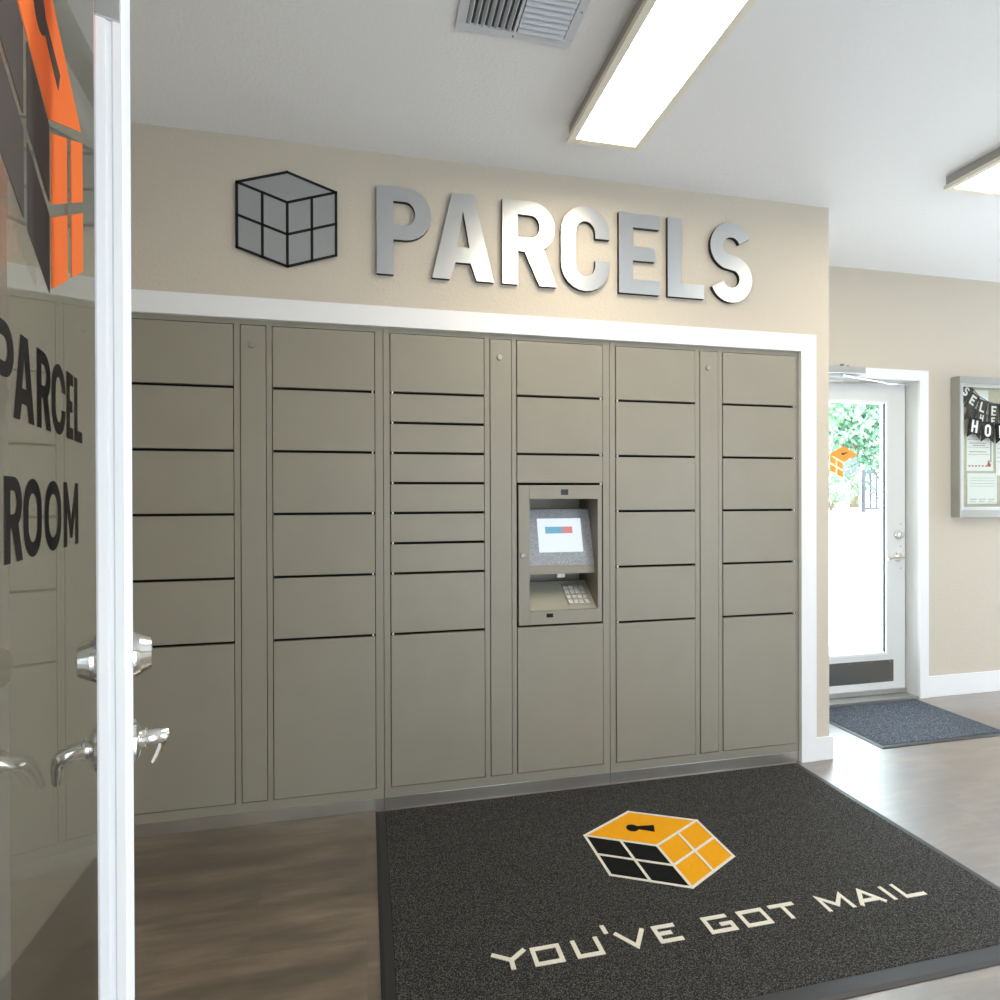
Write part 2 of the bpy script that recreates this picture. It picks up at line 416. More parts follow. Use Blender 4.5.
# ------------------------------------------------------------------ parcel lockers
ROWS = [1.9885, 1.7425, 1.4905, 1.2385, .985, .7315, .094]
def locker_unit(x0, label, left, right, kiosk=False, close_left=True, hinge=('r', 'r')):
    """x0 = left border; width 1.0095 ; columns of doors as lists of heights from the top down"""
    W_ = 1.0095
    root = empty('parcel_locker', (x0, D, 0)); tag(root, label, 'parcel locker', 'parcel locker cabinets in the sign wall')
    cl = (.030, .4275); ct = (.456, .549); cr = (.5755, .9740)
    fy = .0035                      # frame face sits a little behind the door faces
    # carcass: frame of uprights and rails with open cells, plus a dark back
    bm = bmesh.new()
    for a, b in ((.0012, cl[0]-.0032), (cl[1]+.0032, ct[0]-.003), (ct[1]+.003, cr[0]-.0032), (cr[1]+.0032, W_-.0012)):
        bx(bm, a, b, fy, .40, .051, 2.03)
    for a, b in ((.0012, W_-.0012),):
        bx(bm, a, b, fy+.0002, .30, 1.9920, 2.0305); bx(bm, a, b, fy+.0002, .30, .051, .0905)
    obj('cabinet_frame', bm, M['lockerframe'], root)
    bm = bmesh.new(); bx(bm, .004, W_-.004, .035, .42, .052, 2.02)
    if kiosk:
        bm.free(); bm = bmesh.new()
        k0, k1 = .624-.05, .948+.03
        bx(bm, .004, k0, .035, .42, .052, 2.02); bx(bm, k1, W_-.004, .035, .42, .052, 2.02)
        bx(bm, k0, k1, .035, .42, 1.362, 2.02); bx(bm, k0, k1, .035, .42, .052, .735); bx(bm, k0, k1, .26, .42, .735, 1.362)
    obj('carcass', bm, M['dark'], root)
    box('kick_plate', (.0012, W_-.0012, .004, .30, .0, .0500), M['kick'], root, bevel=.001)
    doors = 0
    for (a, b), hs, hg in ((cl, left, hinge[0]), (cr, right, hinge[1])):
        for zt, zb in zip(hs[:-1], hs[1:]):
            if kiosk and a > .5 and abs(zt-1.362) < .01: continue
            bm = bmesh.new()
            top = zt if zt > 1.9 else zt-.0056
            bot = zb+.0052 if zb > .2 else zb
            bx(bm, a, b, 0, .018, bot, top)
            d = obj('locker_door', bm, M['locker'], root, bevel=.0012)
            if zb > .2:            # white plastic hinge bush at the foot of each door
                hx = b-.008 if hg == 'r' else a+.008
                bm = bmesh.new(); bx(bm, hx-.003, hx+.003, .0005, .012, zb-.0038, zb+.0045)
                obj('hinge_bush', bm, M['paper'], d)
    p = box('service_panel', (ct[0], ct[1], .0005, .018, .094, 1.9885), M['locker'], root, bevel=.0012)
    bm = bmesh.new(); lx = (ct[0]+ct[1])/2-.006
    tube(bm, [(lx, .001, 1.911), (lx, -.006, 1.911), (lx, -.007, 1.911)], [.0125, .0115, .009], 20)
    bx(bm, lx-.0012, lx+.0012, -.0076, -.006, 1.905, 1.917)
    obj('cam_lock', bm, M['lock'], p, smooth=False)
    return root

six = ROWS
locker_unit(-.938, 'grey parcel locker cabinet at the left end, beside the open entrance door', six, six, hinge=('l', 'r'))
midleft = [1.9885, 1.7425, 1.6168, 1.4905, 1.3642, 1.2385, 1.1118, .985, .7315, .094]
midright = [1.9885, 1.7480, 1.4930, 1.362, .7365, .094]
mid = locker_unit(.0715, 'grey parcel locker cabinet in the middle with narrow doors and a touchscreen terminal', midleft, midright, kiosk=True, hinge=('l', 'r'))
locker_unit(1.081, 'grey parcel locker cabinet at the right end, next to the white casing upright', six, six, hinge=('l', 'r'))

# touchscreen terminal (part of the middle cabinet; local x from .0715)
o = .0715
K = lambda x: x-o
bm = bmesh.new()
kx0, kx1, kz0, kz1 = K(.652), K(1.041), .7405, 1.3565
ix0, ix1, iz0, iz1 = K(.7015), K(1.021), .801, 1.295
f = .0
bx(bm, kx0, ix0, f-.002, .02, kz0, kz1); bx(bm, ix1, kx1, f-.001, .02, kz0, kz1)
bx(bm, ix0, ix1, f-.0035, .02, iz1, kz1); bx(bm, ix0, ix1, f-.0035, .02, kz0, iz0)
term = obj('touchscreen_terminal', bm, M['lockerframe'], mid, bevel=.001)
term['label'] = 'recessed terminal with a lit screen above a metal keypad'
bm = bmesh.new()   # recess lining
bx(bm, ix0-.004, ix0, .02, .24, iz0-.004, iz1+.004); bx(bm, ix1, ix1+.004, .02, .24, iz0-.004, iz1+.004)
bx(bm, ix0, ix1, .02, .24, iz1, iz1+.004); bx(bm, ix0, ix1, .236, .24, iz0, iz1)
obj('recess', bm, M['lockerframe'], term)
# sloped screen housing: face leans back towards its top
def quadbox(bm, pts_front, depth_vec):
    a = [bm.verts.new(p) for p in pts_front]; b = [bm.verts.new((p[0]+depth_vec[0], p[1]+depth_vec[1], p[2]+depth_vec[2])) for p in pts_front]
    bm.faces.new(a); bm.faces.new(b[::-1])
    for i in range(4): bm.faces.new((a[i], b[i], b[(i+1)%4], a[(i+1)%4]))
yt, yb, zt, zb = .105, .040, 1.247, .996
sl = lambda v: (yb+(yt-yb)*v, zb+(zt-zb)*v)
bm = bmesh.new()
pts = [(ix0+.001, sl(0)[0], sl(0)[1]), (ix1-.001, sl(0)[0], sl(0)[1]), (ix1-.001, sl(1)[0], sl(1)[1]), (ix0+.001, sl(1)[0], sl(1)[1])]
quadbox(bm, pts, (0, .06, 0))
obj('screen_housing', bm, M['bezel'], term)
box('lower_lip', (ix0+.001, ix1-.001, .038, .12, .957, .9955), M['lockerframe'], term)
def slope_rect(x0, x1, v0, v1, off):
    n = Vector((0, -(zt-zb), -(yb-yt))).normalized(); n = Vector((0, -(zt-zb), (yt-yb))).normalized()
    return [(x0, sl(v0)[0]+n.y*off, sl(v0)[1]+n.z*off), (x1, sl(v0)[0]+n.y*off, sl(v0)[1]+n.z*off), (x1, sl(v1)[0]+n.y*off, sl(v1)[1]+n.z*off), (x0, sl(v1)[0]+n.y*off, sl(v1)[1]+n.z*off)]
sx0, sx1 = K(.762), K(.971)
bm = bmesh.new(); quadbox(bm, slope_rect(sx0, sx1, .225, .83, .0035), (0, .003, 0)); obj('lit_screen', bm, M['screen'], term)['label'] = 'lit white display'
bm = bmesh.new(); quadbox(bm, slope_rect(sx0+.035, sx0+.115, .56, .68, .0048), (0, .001, 0)); obj('screen_banner', bm, M['screenblue'], term)
bm = bmesh.new(); quadbox(bm, slope_rect(sx0+.115, sx0+.165, .56, .68, .0048), (0, .001, 0)); obj('screen_banner', bm, M['screenred'], term)
# sloping keypad tray
bm = bmesh.new()
ty0, ty1, tz0, tz1 = .008, .165, .8015, .905
quadbox(bm, [(ix0+.001, ty0, tz0), (ix1-.001, ty0, tz0), (ix1-.001, ty1, tz1), (ix0+.001, ty1, tz1)], (0, .012, -.012))
obj('keypad_tray', bm, M['tray'], term)
bm = bmesh.new()
tn = Vector((0, -(tz1-tz0), (ty1-ty0))).normalized()
def tp(x, v, off): return (x, ty0+(ty1-ty0)*v+tn.y*off, tz0+(tz1-tz0)*v+tn.z*off)
px0, px1 = K(.892), K(1.0)
for r_ in range(4):
    for c_ in range(4):
        x0_ = px0+.004+c_*.026; x1_ = x0_+.020; v0 = .16+r_*.17; v1 = v0+.12
        quadbox(bm, [tp(x0_, v0, .005), tp(x1_, v0, .005), tp(x1_, v1, .005), tp(x0_, v1, .005)], tuple(-tn*.005))
obj('keypad', bm, M['key'], term)
bm = bmesh.new(); quadbox(bm, [tp(px0, .10, .001), tp(px1+.002, .10, .001), tp(px1+.002, .88, .001), tp(px0, .88, .001)], tuple(-tn*.001)); obj('keypad_plate', bm, M['steel'], term)
box('card_reader', (K(.846), K(.882), .05, .09, .938, .961), M['paper'], term, bevel=.002)
bm = bmesh.new(); tube(bm, [(K(.6695), 0, 1.0475), (K(.6695), -.009, 1.0475), (K(.6695), -.010, 1.0475)], [.0115, .0105, .008], 18); obj('cam_lock', bm, M['lock'], term)
box('sensor_window', (K(.846), K(.880), -.0042, 0, 1.3130, 1.3380), M['iron'], term)
box('sensor_window', (K(.777), K(.808), -.0042, 0, .7705, .7875), M['black'], term)

# ------------------------------------------------------------------ wall sign: letters and cube
LH = .3665; LZ = 2.2262
specs = [('P', .0466, .2735), ('A', .2740, .5405), ('R', .5775, .8150), ('C', .8430, 1.0730), ('E', 1.1170, 1.3170), ('L', 1.3580, 1.5450), ('S', 1.5760, 1.7990)]
nb = {'P': 'first of the word, right of the wall cube', 'A': 'between P and R', 'R': 'brightest, under the ceiling light end', 'C': 'between R and E', 'E': 'between C and L', 'L': 'between E and S', 'S': 'last of the word, nearest the wall corner'}
Y0 = D-.006
for ch, x0, x1 in specs:
    w_ = (x1-x0)/LH
    root = empty('sign_letter', (x0, D, LZ)); tag(root, 'brushed metal wall letter %s, %s' % (ch, nb[ch]), 'sign letter', 'metal letters spelling PARCELS')
    h = .364/LH if ch in 'CS' else 1
    g = glyph(ch, w_, .187)
    if ch in 'CS': g = [[(x, (y*1.035-.018)) for x, y in lp] for lp in g]
    lp = put(g, 0, 0, .3645)
    shape('letter_face', lp, .0035, [M['alu'], M['blackedge']], root, WALLM(-.0195), side_mat=True)
    shape('letter_backing', put(g, 0, 0, .3645), .0155, M['blackedge'], root, WALLM(-.0035))
    for zz in (.05, .30):
        sx_ = .03 if ch not in 'ACS' else (w_*LH*.5 if zz > .2 else (.05 if ch == 'A' else w_*LH*.5))
        sz_ = zz if ch not in 'CS' else (.02 if zz < .2 else .345)
        bm = bmesh.new(); tube(bm, [(sx_, .001, sz_), (sx_, -.006, sz_)], .003, 8); obj('mounting_stud', bm, M['steel'], root)

def iso(cx, cy, hw, vtop, vside):
    """vertices of the cube emblem: centre, up, upper right, lower right, bottom, lower left, upper left"""
    return dict(c=(cx, cy), u=(cx, cy+vtop*2), ur=(cx+hw, cy+vtop), lr=(cx+hw, cy+vtop-vside), b=(cx, cy-vside), ll=(cx-hw, cy+vtop-vside), ul=(cx-hw, cy+vtop))
def lerp(a, b, t): return (a[0]+(b[0]-a[0])*t, a[1]+(b[1]-a[1])*t)
def quad_in(o_, a, b, u0, u1, v0, v1):
    """parallelogram cell from corner o_ with edge vectors to a and b"""
    def P(u, v): return (o_[0]+(a[0]-o_[0])*u+(b[0]-o_[0])*v, o_[1]+(a[1]-o_[1])*u+(b[1]-o_[1])*v)
    return [P(u0, v0), P(u1, v0), P(u1, v1), P(u0, v1)]
def bar(a, b, t):
    d = Vector((b[0]-a[0], b[1]-a[1])).normalized(); n = Vector((-d.y, d.x))*t/2; e = d*t*.45
    return [(a[0]+n.x-e.x, a[1]+n.y-e.y), (a[0]-n.x-e.x, a[1]-n.y-e.y), (b[0]-n.x+e.x, b[1]-n.y+e.y), (b[0]+n.x+e.x, b[1]+n.y+e.y)]
cube = empty('wall_cube_emblem', (-.3026, D, 2.2285))
tag(cube, 'grey cube emblem with black outlines on the wall, left of the metal letters', 'sign')
q = iso(0, .2553, .1880, .0605, .2553)
shape('emblem_backing', [[q['u'], q['ur'], q['lr'], q['b'], q['ll'], q['ul']]], .012, M['blackedge'], cube, WALLM(-.0002))
faces = [[lerp(q['c'], q['u'], 0), q['ur'], q['u'], q['ul']]]
items = []
items.append(([[q['c'], q['ur'], q['u'], q['ul']]], .0012, WALLM(-.0122)))
items.append(([[q['c'], q['b'], q['lr'], q['ur']]], .0012, WALLM(-.0122)))
items.append(([[q['c'], q['ul'], q['ll'], q['b']]], .0012, WALLM(-.0122)))
join_shapes('emblem_face', items, M['greyface'], cube)
items = []
mid_ = lambda a, b: lerp(a, b, .5)
for a, b in ((q['u'], q['ur']), (q['ur'], q['lr']), (q['lr'], q['b']), (q['b'], q['ll']), (q['ll'], q['ul']), (q['ul'], q['u']), (q['c'], q['ul']), (q['c'], q['ur']), (q['c'], q['b']),
             (mid_(q['c'], q['b']), mid_(q['ur'], q['lr'])), (mid_(q['c'], q['b']), mid_(q['ul'], q['ll'])), (mid_(q['c'], q['ur']), mid_(q['b'], q['lr'])), (mid_(q['c'], q['ul']), mid_(q['b'], q['ll']))):
    items.append(([bar(a, b, .0105)], .0012, WALLM(-.0135)))
join_shapes('emblem_outline', items, M['blackedge'], cube)

# ------------------------------------------------------------------ ceiling lights and vent
def ceiling_light(x, y, label, wd=.298, ln=1.22):
    r = empty('ceiling_light', (x, y, CEIL)); tag(r, label, 'ceiling light', 'slim rectangular ceiling lights')
    h = .058; f_ = .027
    bm = bmesh.new()
    bx(bm, -wd/2+.006, wd/2-.006, -ln+.006, -.006, -h+.012, -.0005)
    obj('housing', bm, M['fixtureside'], r)
    bm = bmesh.new()
    bx(bm, -wd/2, -wd/2+f_, -ln, 0, -h, -h+.018); bx(bm, wd/2-f_, wd/2, -ln, 0, -h, -h+.018)
    bx(bm, -wd/2+f_, wd/2-f_, -f_, 0, -h, -h+.018); bx(bm, -wd/2+f_, wd/2-f_, -ln, -ln+f_, -h, -h+.018)
    obj('frame', bm, M['fixture'], r)
    box('diffuser', (-wd/2+f_, wd/2-f_, -ln+f_, -f_, -h+.002, -h+.010), M['lamp'], r)
    return r
ceiling_light(.914, 2.187, 'lit rectangular ceiling light above the metal letters')
ceiling_light(2.686, 2.165, 'lit rectangular ceiling light near the exit door, at the right edge')

v = empty('ceiling_vent', (.452, 1.612, CEIL)); tag(v, 'white square ceiling air vent with louvres in two directions', 'air vent')
H2 = .184
bm = bmesh.new()
for a in (((-H2, -H2), (H2, -H2+.030)), ((-H2, H2-.030), (H2, H2)), ((-H2, -H2+.030), (-H2+.030, H2-.030)), ((H2-.030, -H2+.030), (H2, H2-.030))):
    bx(bm, a[0][0], a[1][0], a[0][1], a[1][1], -.008, -.0005)
obj('vent_frame', bm, M['vent'], v, bevel=.002)
box('duct', (-H2+.03, H2-.03, -H2+.03, H2-.03, -.0025, -.0006), M['iron'], v)
def blade(bm, p0, p1, wdt, tilt_dir):
    """thin louvre from p0 to p1, its lower edge shifted along tilt_dir"""
    p0 = Vector(p0); p1 = Vector(p1); t = Vector(tilt_dir)*wdt
    a = [p0, p1, p1+t+Vector((0,0,-.013)), p0+t+Vector((0,0,-.013))]
    n = (a[1]-a[0]).cross(a[2]-a[0]).normalized()*.0012
    quadbox(bm, [tuple(x-n) for x in a], tuple(n*2))
for i in range(7):
    x = -.150+i*.0205
    bm = bmesh.new(); blade(bm, (x, -H2+.034, -.002), (x, H2-.034, -.002), .008, (1, 0, 0)); obj('louvre', bm, M['vent'], v)
for i in range(15):
    y = H2-.040-i*.0205
    bm = bmesh.new(); blade(bm, (.004, y-.016, -.002), (H2-.034, y-.016, -.002), .018, (0, 1, 0)); obj('louvre', bm, M['vent'], v)
box('divider', (-.008, .000, -H2+.03, H2-.03, -.012, -.002), M['vent'], v)
for (x, y) in ((-.004, H2-.012), (H2-.012, .04)):
    bm = bmesh.new(); tube(bm, [(x, y, -.007), (x, y, -.0095)], .003, 8); obj('screw', bm, M['pewter'], v)

# ------------------------------------------------------------------ big logo mat
def mat_base(bm, x0, x1, y0, y1, e, h):
    o_ = [(x0, y0), (x1, y0), (x1, y1), (x0, y1)]; i_ = [(x0+e, y0+e), (x1-e, y0+e), (x1-e, y1-e), (x0+e, y1-e)]
    vo = [bm.verts.new((x, y, .0006)) for x, y in o_]; vm = [bm.verts.new((x, y, .002)) for x, y in o_]; vi = [bm.verts.new((x, y, h)) for x, y in i_]
    bm.faces.new(vo[::-1]); bm.faces.new(vi)
    for k in range(4):
        bm.faces.new((vo[k], vo[(k+1)%4], vm[(k+1)%4], vm[k])); bm.faces.new((vm[k], vm[(k+1)%4], vi[(k+1)%4], vi[k]))
mt = empty('floor_mat', (1.043, 1.90, 0)); tag(mt, 'large charcoal door mat with an orange cube and YOU\'VE GOT MAIL lettering', 'floor mat')
ox, oy = 1.043, 1.90
bm = bmesh.new(); mat_base(bm, .034-ox, 2.052-ox, 1.298-oy, 2.508-oy, .012, .006); obj('rubber_border', bm, M['rubber'], mt)
bm = bmesh.new(); mat_base(bm, .072-ox, 2.022-ox, 1.350-oy, 2.494-oy, .003, .0085)
for vv in bm.verts: vv.co.z = max(vv.co.z, .0056)
obj('pile', bm, M['carpet'], mt)
FM = lambda z: Matrix(((.9925,0,0,-ox),(0,.9925,0,-oy),(0,0,1,z),(0,0,0,1)))
letters = {
 'Y': [[(.3435,1.6490),(.3950,1.6180),(.4400,1.6490)], [(.3945,1.6180),(.3935,1.5840)]],
 'O': (.4550,.5430,1.5800,1.6490),
 'U': [[(.5850,1.6490),(.5860,1.5870),(.6560,1.5870),(.6550,1.6490)]],
 "'": [[(.6930,1.6880),(.6945,1.6530)]],
 'V': [[(.7180,1.6490),(.7640,1.5870),(.8070,1.6490)]],
 'E': [[(.9090,1.6430),(.8420,1.6430),(.8420,1.5870),(.9110,1.5870)], [(.8420,1.6160),(.8880,1.6160)]],
 'G': [[(1.0860,1.6430),(1.0080,1.6430),(1.0080,1.5870),(1.0850,1.5870),(1.0850,1.6120),(1.0480,1.6120)]],
 'O2': (1.1230,1.2140,1.5805,1.6490),
 'T': [[(1.2380,1.6440),(1.3280,1.6440)], [(1.2835,1.6440),(1.2835,1.5840)]],
 'M': [[(1.4200,1.5840),(1.4210,1.6470),(1.4640,1.6060),(1.5060,1.6470),(1.5080,1.5840)]],
 'A': [[(1.5370,1.5840),(1.5830,1.6480),(1.6290,1.5840)], [(1.5560,1.6020),(1.6110,1.6020)]],
 'I': [[(1.6640,1.6490),(1.6660,1.5840)]],
 'L': [[(1.7120,1.6500),(1.7130,1.5890),(1.7870,1.5890)]],
}
for k_, strokes in letters.items():
    its = []
    if isinstance(strokes, tuple):
        x0, x1, y0, y1 = strokes; t_ = .0132
        its.append(([[(x0,y0),(x1,y0),(x1,y1),(x0,y1)], [(x0+t_,y0+t_),(x1-t_,y0+t_),(x1-t_,y1-t_),(x0+t_,y1-t_)]], .0022, FM(.0082)))
        strokes = []
    for j, s_ in enumerate(strokes):
        its.append(([stroke_poly(s_, .0135)], .0022, FM(.0082+.0004*j)))
    join_shapes('mat_letter', its, M['cream'], mt)
q = iso(1.0555, 2.0290, .2385, .1230, .2450)
amber = []
amber.append(([[q['c'], q['ur'], q['u'], q['ul']]], .0012, FM(.0082)))
amber.append(([[q['c'], q['b'], q['lr'], q['ur']]], .0012, FM(.0082)))
join_shapes('emblem_amber', amber, M['amber'], mt)
join_shapes('emblem_black', [([[q['c'], q['ul'], q['ll'], q['b']]], .0012, FM(.0082))], M['matblack'], mt)
items = []
for j, (a, b) in enumerate(((q['u'], q['ur']), (q['ur'], q['lr']), (q['lr'], q['b']), (q['b'], q['ll']), (q['ll'], q['ul']), (q['ul'], q['u']), (q['c'], q['ul']), (q['c'], q['ur']), (q['c'], q['b']),
             (mid_(q['c'], q['b']), mid_(q['ur'], q['lr'])), (mid_(q['c'], q['b']), mid_(q['ul'], q['ll'])), (mid_(q['c'], q['ur']), mid_(q['b'], q['lr'])), (mid_(q['c'], q['ul']), mid_(q['b'], q['ll'])))):
    items.append(([bar(a, b, .0105)], .0012, FM(.0096+.00005*j)))
join_shapes('emblem_outline', items, M['cream'], mt)
kh = [([arc(1.018, 2.1600, .024, .024, 0, 360, 20)[:-1]], .0012, FM(.0094)), ([[(1.028, 2.168), (1.028, 2.152), (1.092, 2.116), (1.110, 2.160)]], .0012, FM(.00945))]
join_shapes('keyhole', kh, M['matblack'], mt)

# small mat at the exit door
m2 = empty('floor_mat', (3.01, 2.85, 0)); tag(m2, 'plain blue-grey door mat lying in front of the exit door', 'floor mat')
ox2, oy2 = 3.01, 2.85
bm = bmesh.new(); mat_base(bm, 2.592-ox2, 3.440-ox2, 2.543-oy2, 3.125-oy2, .010, .005); obj('rubber_border', bm, M['rubber'], m2)
bm = bmesh.new(); mat_base(bm, 2.620-ox2, 3.418-ox2, 2.572-oy2, 3.105-oy2, .003, .0075)
for vv in bm.verts: vv.co.z = max(vv.co.z, .0046)
obj('pile', bm, M['carpet2'], m2)

# ------------------------------------------------------------------ exit door at the far wall
d2 = empty('door_2', (0, 0, 0)); struct(d2)
d2['label'] = 'white glazed exit door in the far wall'; 
YL = 3.227          # inside face of the leaf
bm = bmesh.new()    # casing + jambs
bx(bm, DX1, 3.543, YH-.018, YH, 0, 2.112); bx(bm, DX0-.08, DX0, YH-.018, YH, 0, 2.112); bx(bm, DX0, DX1, YH-.018, YH, 2.045, 2.112)
obj('casing', bm, M['white'], d2, bevel=.002)
bm = bmesh.new()
bx(bm, DX1, DX1+.019, YH, YH+.2, 0, DZ); bx(bm, DX0-.019, DX0, YH, YH+.2, 0, DZ); bx(bm, DX0-.019, DX1+.019, YH, YH+.2, DZ, DZ+.019)
bx(bm, DX1-.014, DX1, YL+.046, YL+.07, 0, DZ); bx(bm, DX0, DX0+.014, YL+.046, YL+.07, 0, DZ)
obj('jamb', bm, M['doorwhite'], d2)
lx0, lx1, lz0, lz1 = 2.550, 3.466, .014, 2.036
gx0, gx1, gz0, gz1 = 2.716, 3.312, .283, 1.912
bm = bmesh.new()
bx(bm, lx0, gx0, YL, YL+.044, lz0, lz1); bx(bm, gx1, lx1, YL, YL+.044, lz0, lz1)
bx(bm, gx0, gx1, YL, YL+.044, lz0, gz0); bx(bm, gx0, gx1, YL, YL+.044, gz1, lz1)
obj('leaf', bm, M['doorwhite'], d2)
bm = bmesh.new()    # glazing bead
g = .014
bx(bm, gx0-g, gx0+.006, YL-.008, YL, gz0-g, gz1+g); bx(bm, gx1-.004, gx1+g, YL-.008, YL, gz0-g, gz1+g)
bx(bm, gx0, gx1, YL-.008, YL, gz0-g, gz0+.004); bx(bm, gx0, gx1, YL-.008, YL, gz1-.004, gz1+g)
obj('glazing_bead', bm, M['white'], d2, bevel=.002)
bm = bmesh.new(); bx(bm, gx1-.010, gx1-.004, YL+.002, YL+.012, gz0+.004, gz1-.004); bx(bm, gx0+.006, gx0+.010, YL+.002, YL+.012, gz0+.004, gz1-.004)
obj('gasket', bm, M['iron'], d2)
box('glass_pane', (gx0+.004, gx1-.004, YL+.014, YL+.020, gz0+.004, gz1-.004), M['doorglass'], d2)
box('kick_plate', (2.64, 3.372, YL-.002, YL, .092, .235), mat('dull_kick_steel', (.22, .225, .215), .3, metal=.8), d2)
bm = bmesh.new()
for x in (2.68, 2.86, 3.03, 3.20, 3.34):
    for z in (.102, .225): tube(bm, [(x, YL-.001, z), (x, YL-.004, z)], .004, 8)
obj('screw', bm, M['chrome'], d2)
box('sweep', (lx0, lx1, YL-.010, YL, .016, .045), M['steel'], d2)
box('threshold', (DX0-.02, DX1+.02, YH-.01, YH+.2, .0005, .012), M['steel'], d2)
bm = bmesh.new(); tube(bm, [(3.404, YL, 1.052), (3.404, YL-.012, 1.052), (3.404, YL-.016, 1.052), (3.404, YL-.032, 1.052), (3.404, YL-.034, 1.052)], [.031, .030, .024, .021, .016], 24)
obj('deadbolt', bm, M['chrome'], d2, smooth=False)
bm = bmesh.new()
tube(bm, [(3.404, YL, .906), (3.404, YL-.010, .906), (3.404, YL-.012, .906)], [.032, .030, .024], 24)
tube(bm, [(3.404, YL-.010, .906), (3.404, YL-.048, .906)], .011, 14)
tube(bm, [(3.412, YL-.050, .906), (3.38, YL-.052, .908), (3.33, YL-.050, .907), (3.285, YL-.045, .899)], [(.010,.011), (.009,.010), (.007,.009), (.006,.008)], 14)
obj('lever_handle', bm, M['chrome'], d2)
bm = bmesh.new()
for z in (.975, .83, 1.12): tube(bm, [(3.43, YL, z), (3.43, YL-.003, z)], .006, 10)
obj('screw', bm, M['steel'], d2)
# closer above the leaf
box('door_closer', (2.72, 3.005, YH-.075, YH-.0185, 2.058, 2.100), M['steel'], d2, bevel=.004)
bm = bmesh.new()
tube(bm, [(2.86, YH-.045, 2.052), (2.93, YH-.03, 2.046), (3.24, YL-.060, 2.030)], [(.010,.005)]*3, 10)
tube(bm, [(3.24, YL-.060, 2.030), (2.80, YL-.03, 2.020)], (.009), 10)
tube(bm, [(3.24, YL-.060, 2.038), (3.24, YL-.060, 2.022)], .010, 12)
obj('closer_arm', bm, M['chrome'], d2)
bm = bmesh.new(); tube(bm, [(2.86, YH-.045, 2.100), (2.86, YH-.045, 2.118)], .012, 12); tube(bm, [(2.90, YH-.045, 2.100), (2.90, YH-.045, 2.112)], .006, 8); obj('closer_screw', bm, M['pewter'], d2)
# cube decal on the glass
cx_, cz_ = 3.000, 1.5230
q = iso(cx_, cz_, .107, .0530, .108)
dm = WALLM(YL+.0135)
g_ = .06
its = [([[q['c'], q['ur'], q['u'], q['ul']]], .0006, dm)]
for u0 in (0, .5):
    for v0 in (0, .5): its.append(([quad_in(q['c'], q['ul'], q['b'], u0+.04, u0+.46, v0+.06, v0+.46)], .0006, dm))
join_shapes('glass_decal', its, M['paleorange'], d2)
its = []
for u0 in (0, .5):
    for v0 in (0, .5): its.append(([quad_in(q['c'], q['ur'], q['b'], u0+.04, u0+.46, v0+.06, v0+.46)], .0006, dm))
join_shapes('glass_decal', its, M['palegrey'], d2)
join_shapes('glass_decal', [([arc(cx_-.004, cz_+.055, .014, .008, 0, 360, 14)[:-1]], .0006, WALLM(YL+.0129)), ([bar((cx_, cz_+.058), (cx_+.026, cz_+.062), .009)], .0006, WALLM(YL+.0128))], M['greyvinyl'], d2)

# ------------------------------------------------------------------ bulletin board
bd = empty('bulletin_board', (3.80, YH, 1.16)); tag(bd, 'grey framed glass-fronted bulletin board on the wall right of the exit door', 'bulletin board')
b0, b1, c0, c1 = 0.0-.075+.0, 1.02, .022, .916      # local x, z of outer frame at its front
yf = -.062
fx0, fx1, fz0, fz1 = .0 - .068, 1.15, .0195, .905
sc = (YH+yf)/YH
X_ = lambda xw: xw*1.0-3.80
x0f = 3.815*sc-3.80; x0f = X_(3.7376)
ff = YH+yf
L0, Z0, Z1 = 3.738, 1.166, 2.080
fw_ = .026
front_left = 3.738
bm = bmesh.new()
zl, zh = Z0-1.16, Z1-1.16
bx(bm, X_(L0), X_(L0)+fw_-.012, yf, -.001, zl, zh)
bx(bm, X_(4.75), X_(4.75)+fw_, yf, -.001, zl, zh)
bx(bm, X_(L0)+fw_-.012, X_(4.75), yf, -.001, zh-.045, zh)
bx(bm, X_(L0)+fw_-.012, X_(4.75), yf, -.001, zl, zl+.045)
obj('outer_frame', bm, M['boardframe'], bd, bevel=.003)
bm = bmesh.new()
i0 = X_(L0)+fw_-.012
bx(bm, i0, i0+.022, yf+.006, yf+.020, zl+.045, zh-.045); bx(bm, X_(4.75)-.022, X_(4.75), yf+.006, yf+.020, zl+.045, zh-.045)
bx(bm, i0+.022, X_(4.75)-.022, yf+.006, yf+.020, zh-.067, zh-.045); bx(bm, i0+.022, X_(4.75)-.022, yf+.006, yf+.020, zl+.045, zl+.067)
obj('inner_frame', bm, M['steel'], bd, bevel=.002)
box('backing_board', (X_(L0)+.01, X_(4.75)+.02, -.010, -.0012, zl+.01, zh-.01), M['cork'], bd)
box('glass_pane', (i0+.018, X_(4.75)-.018, yf+.012, yf+.016, zl+.06, zh-.06), M['doorglass'], bd)
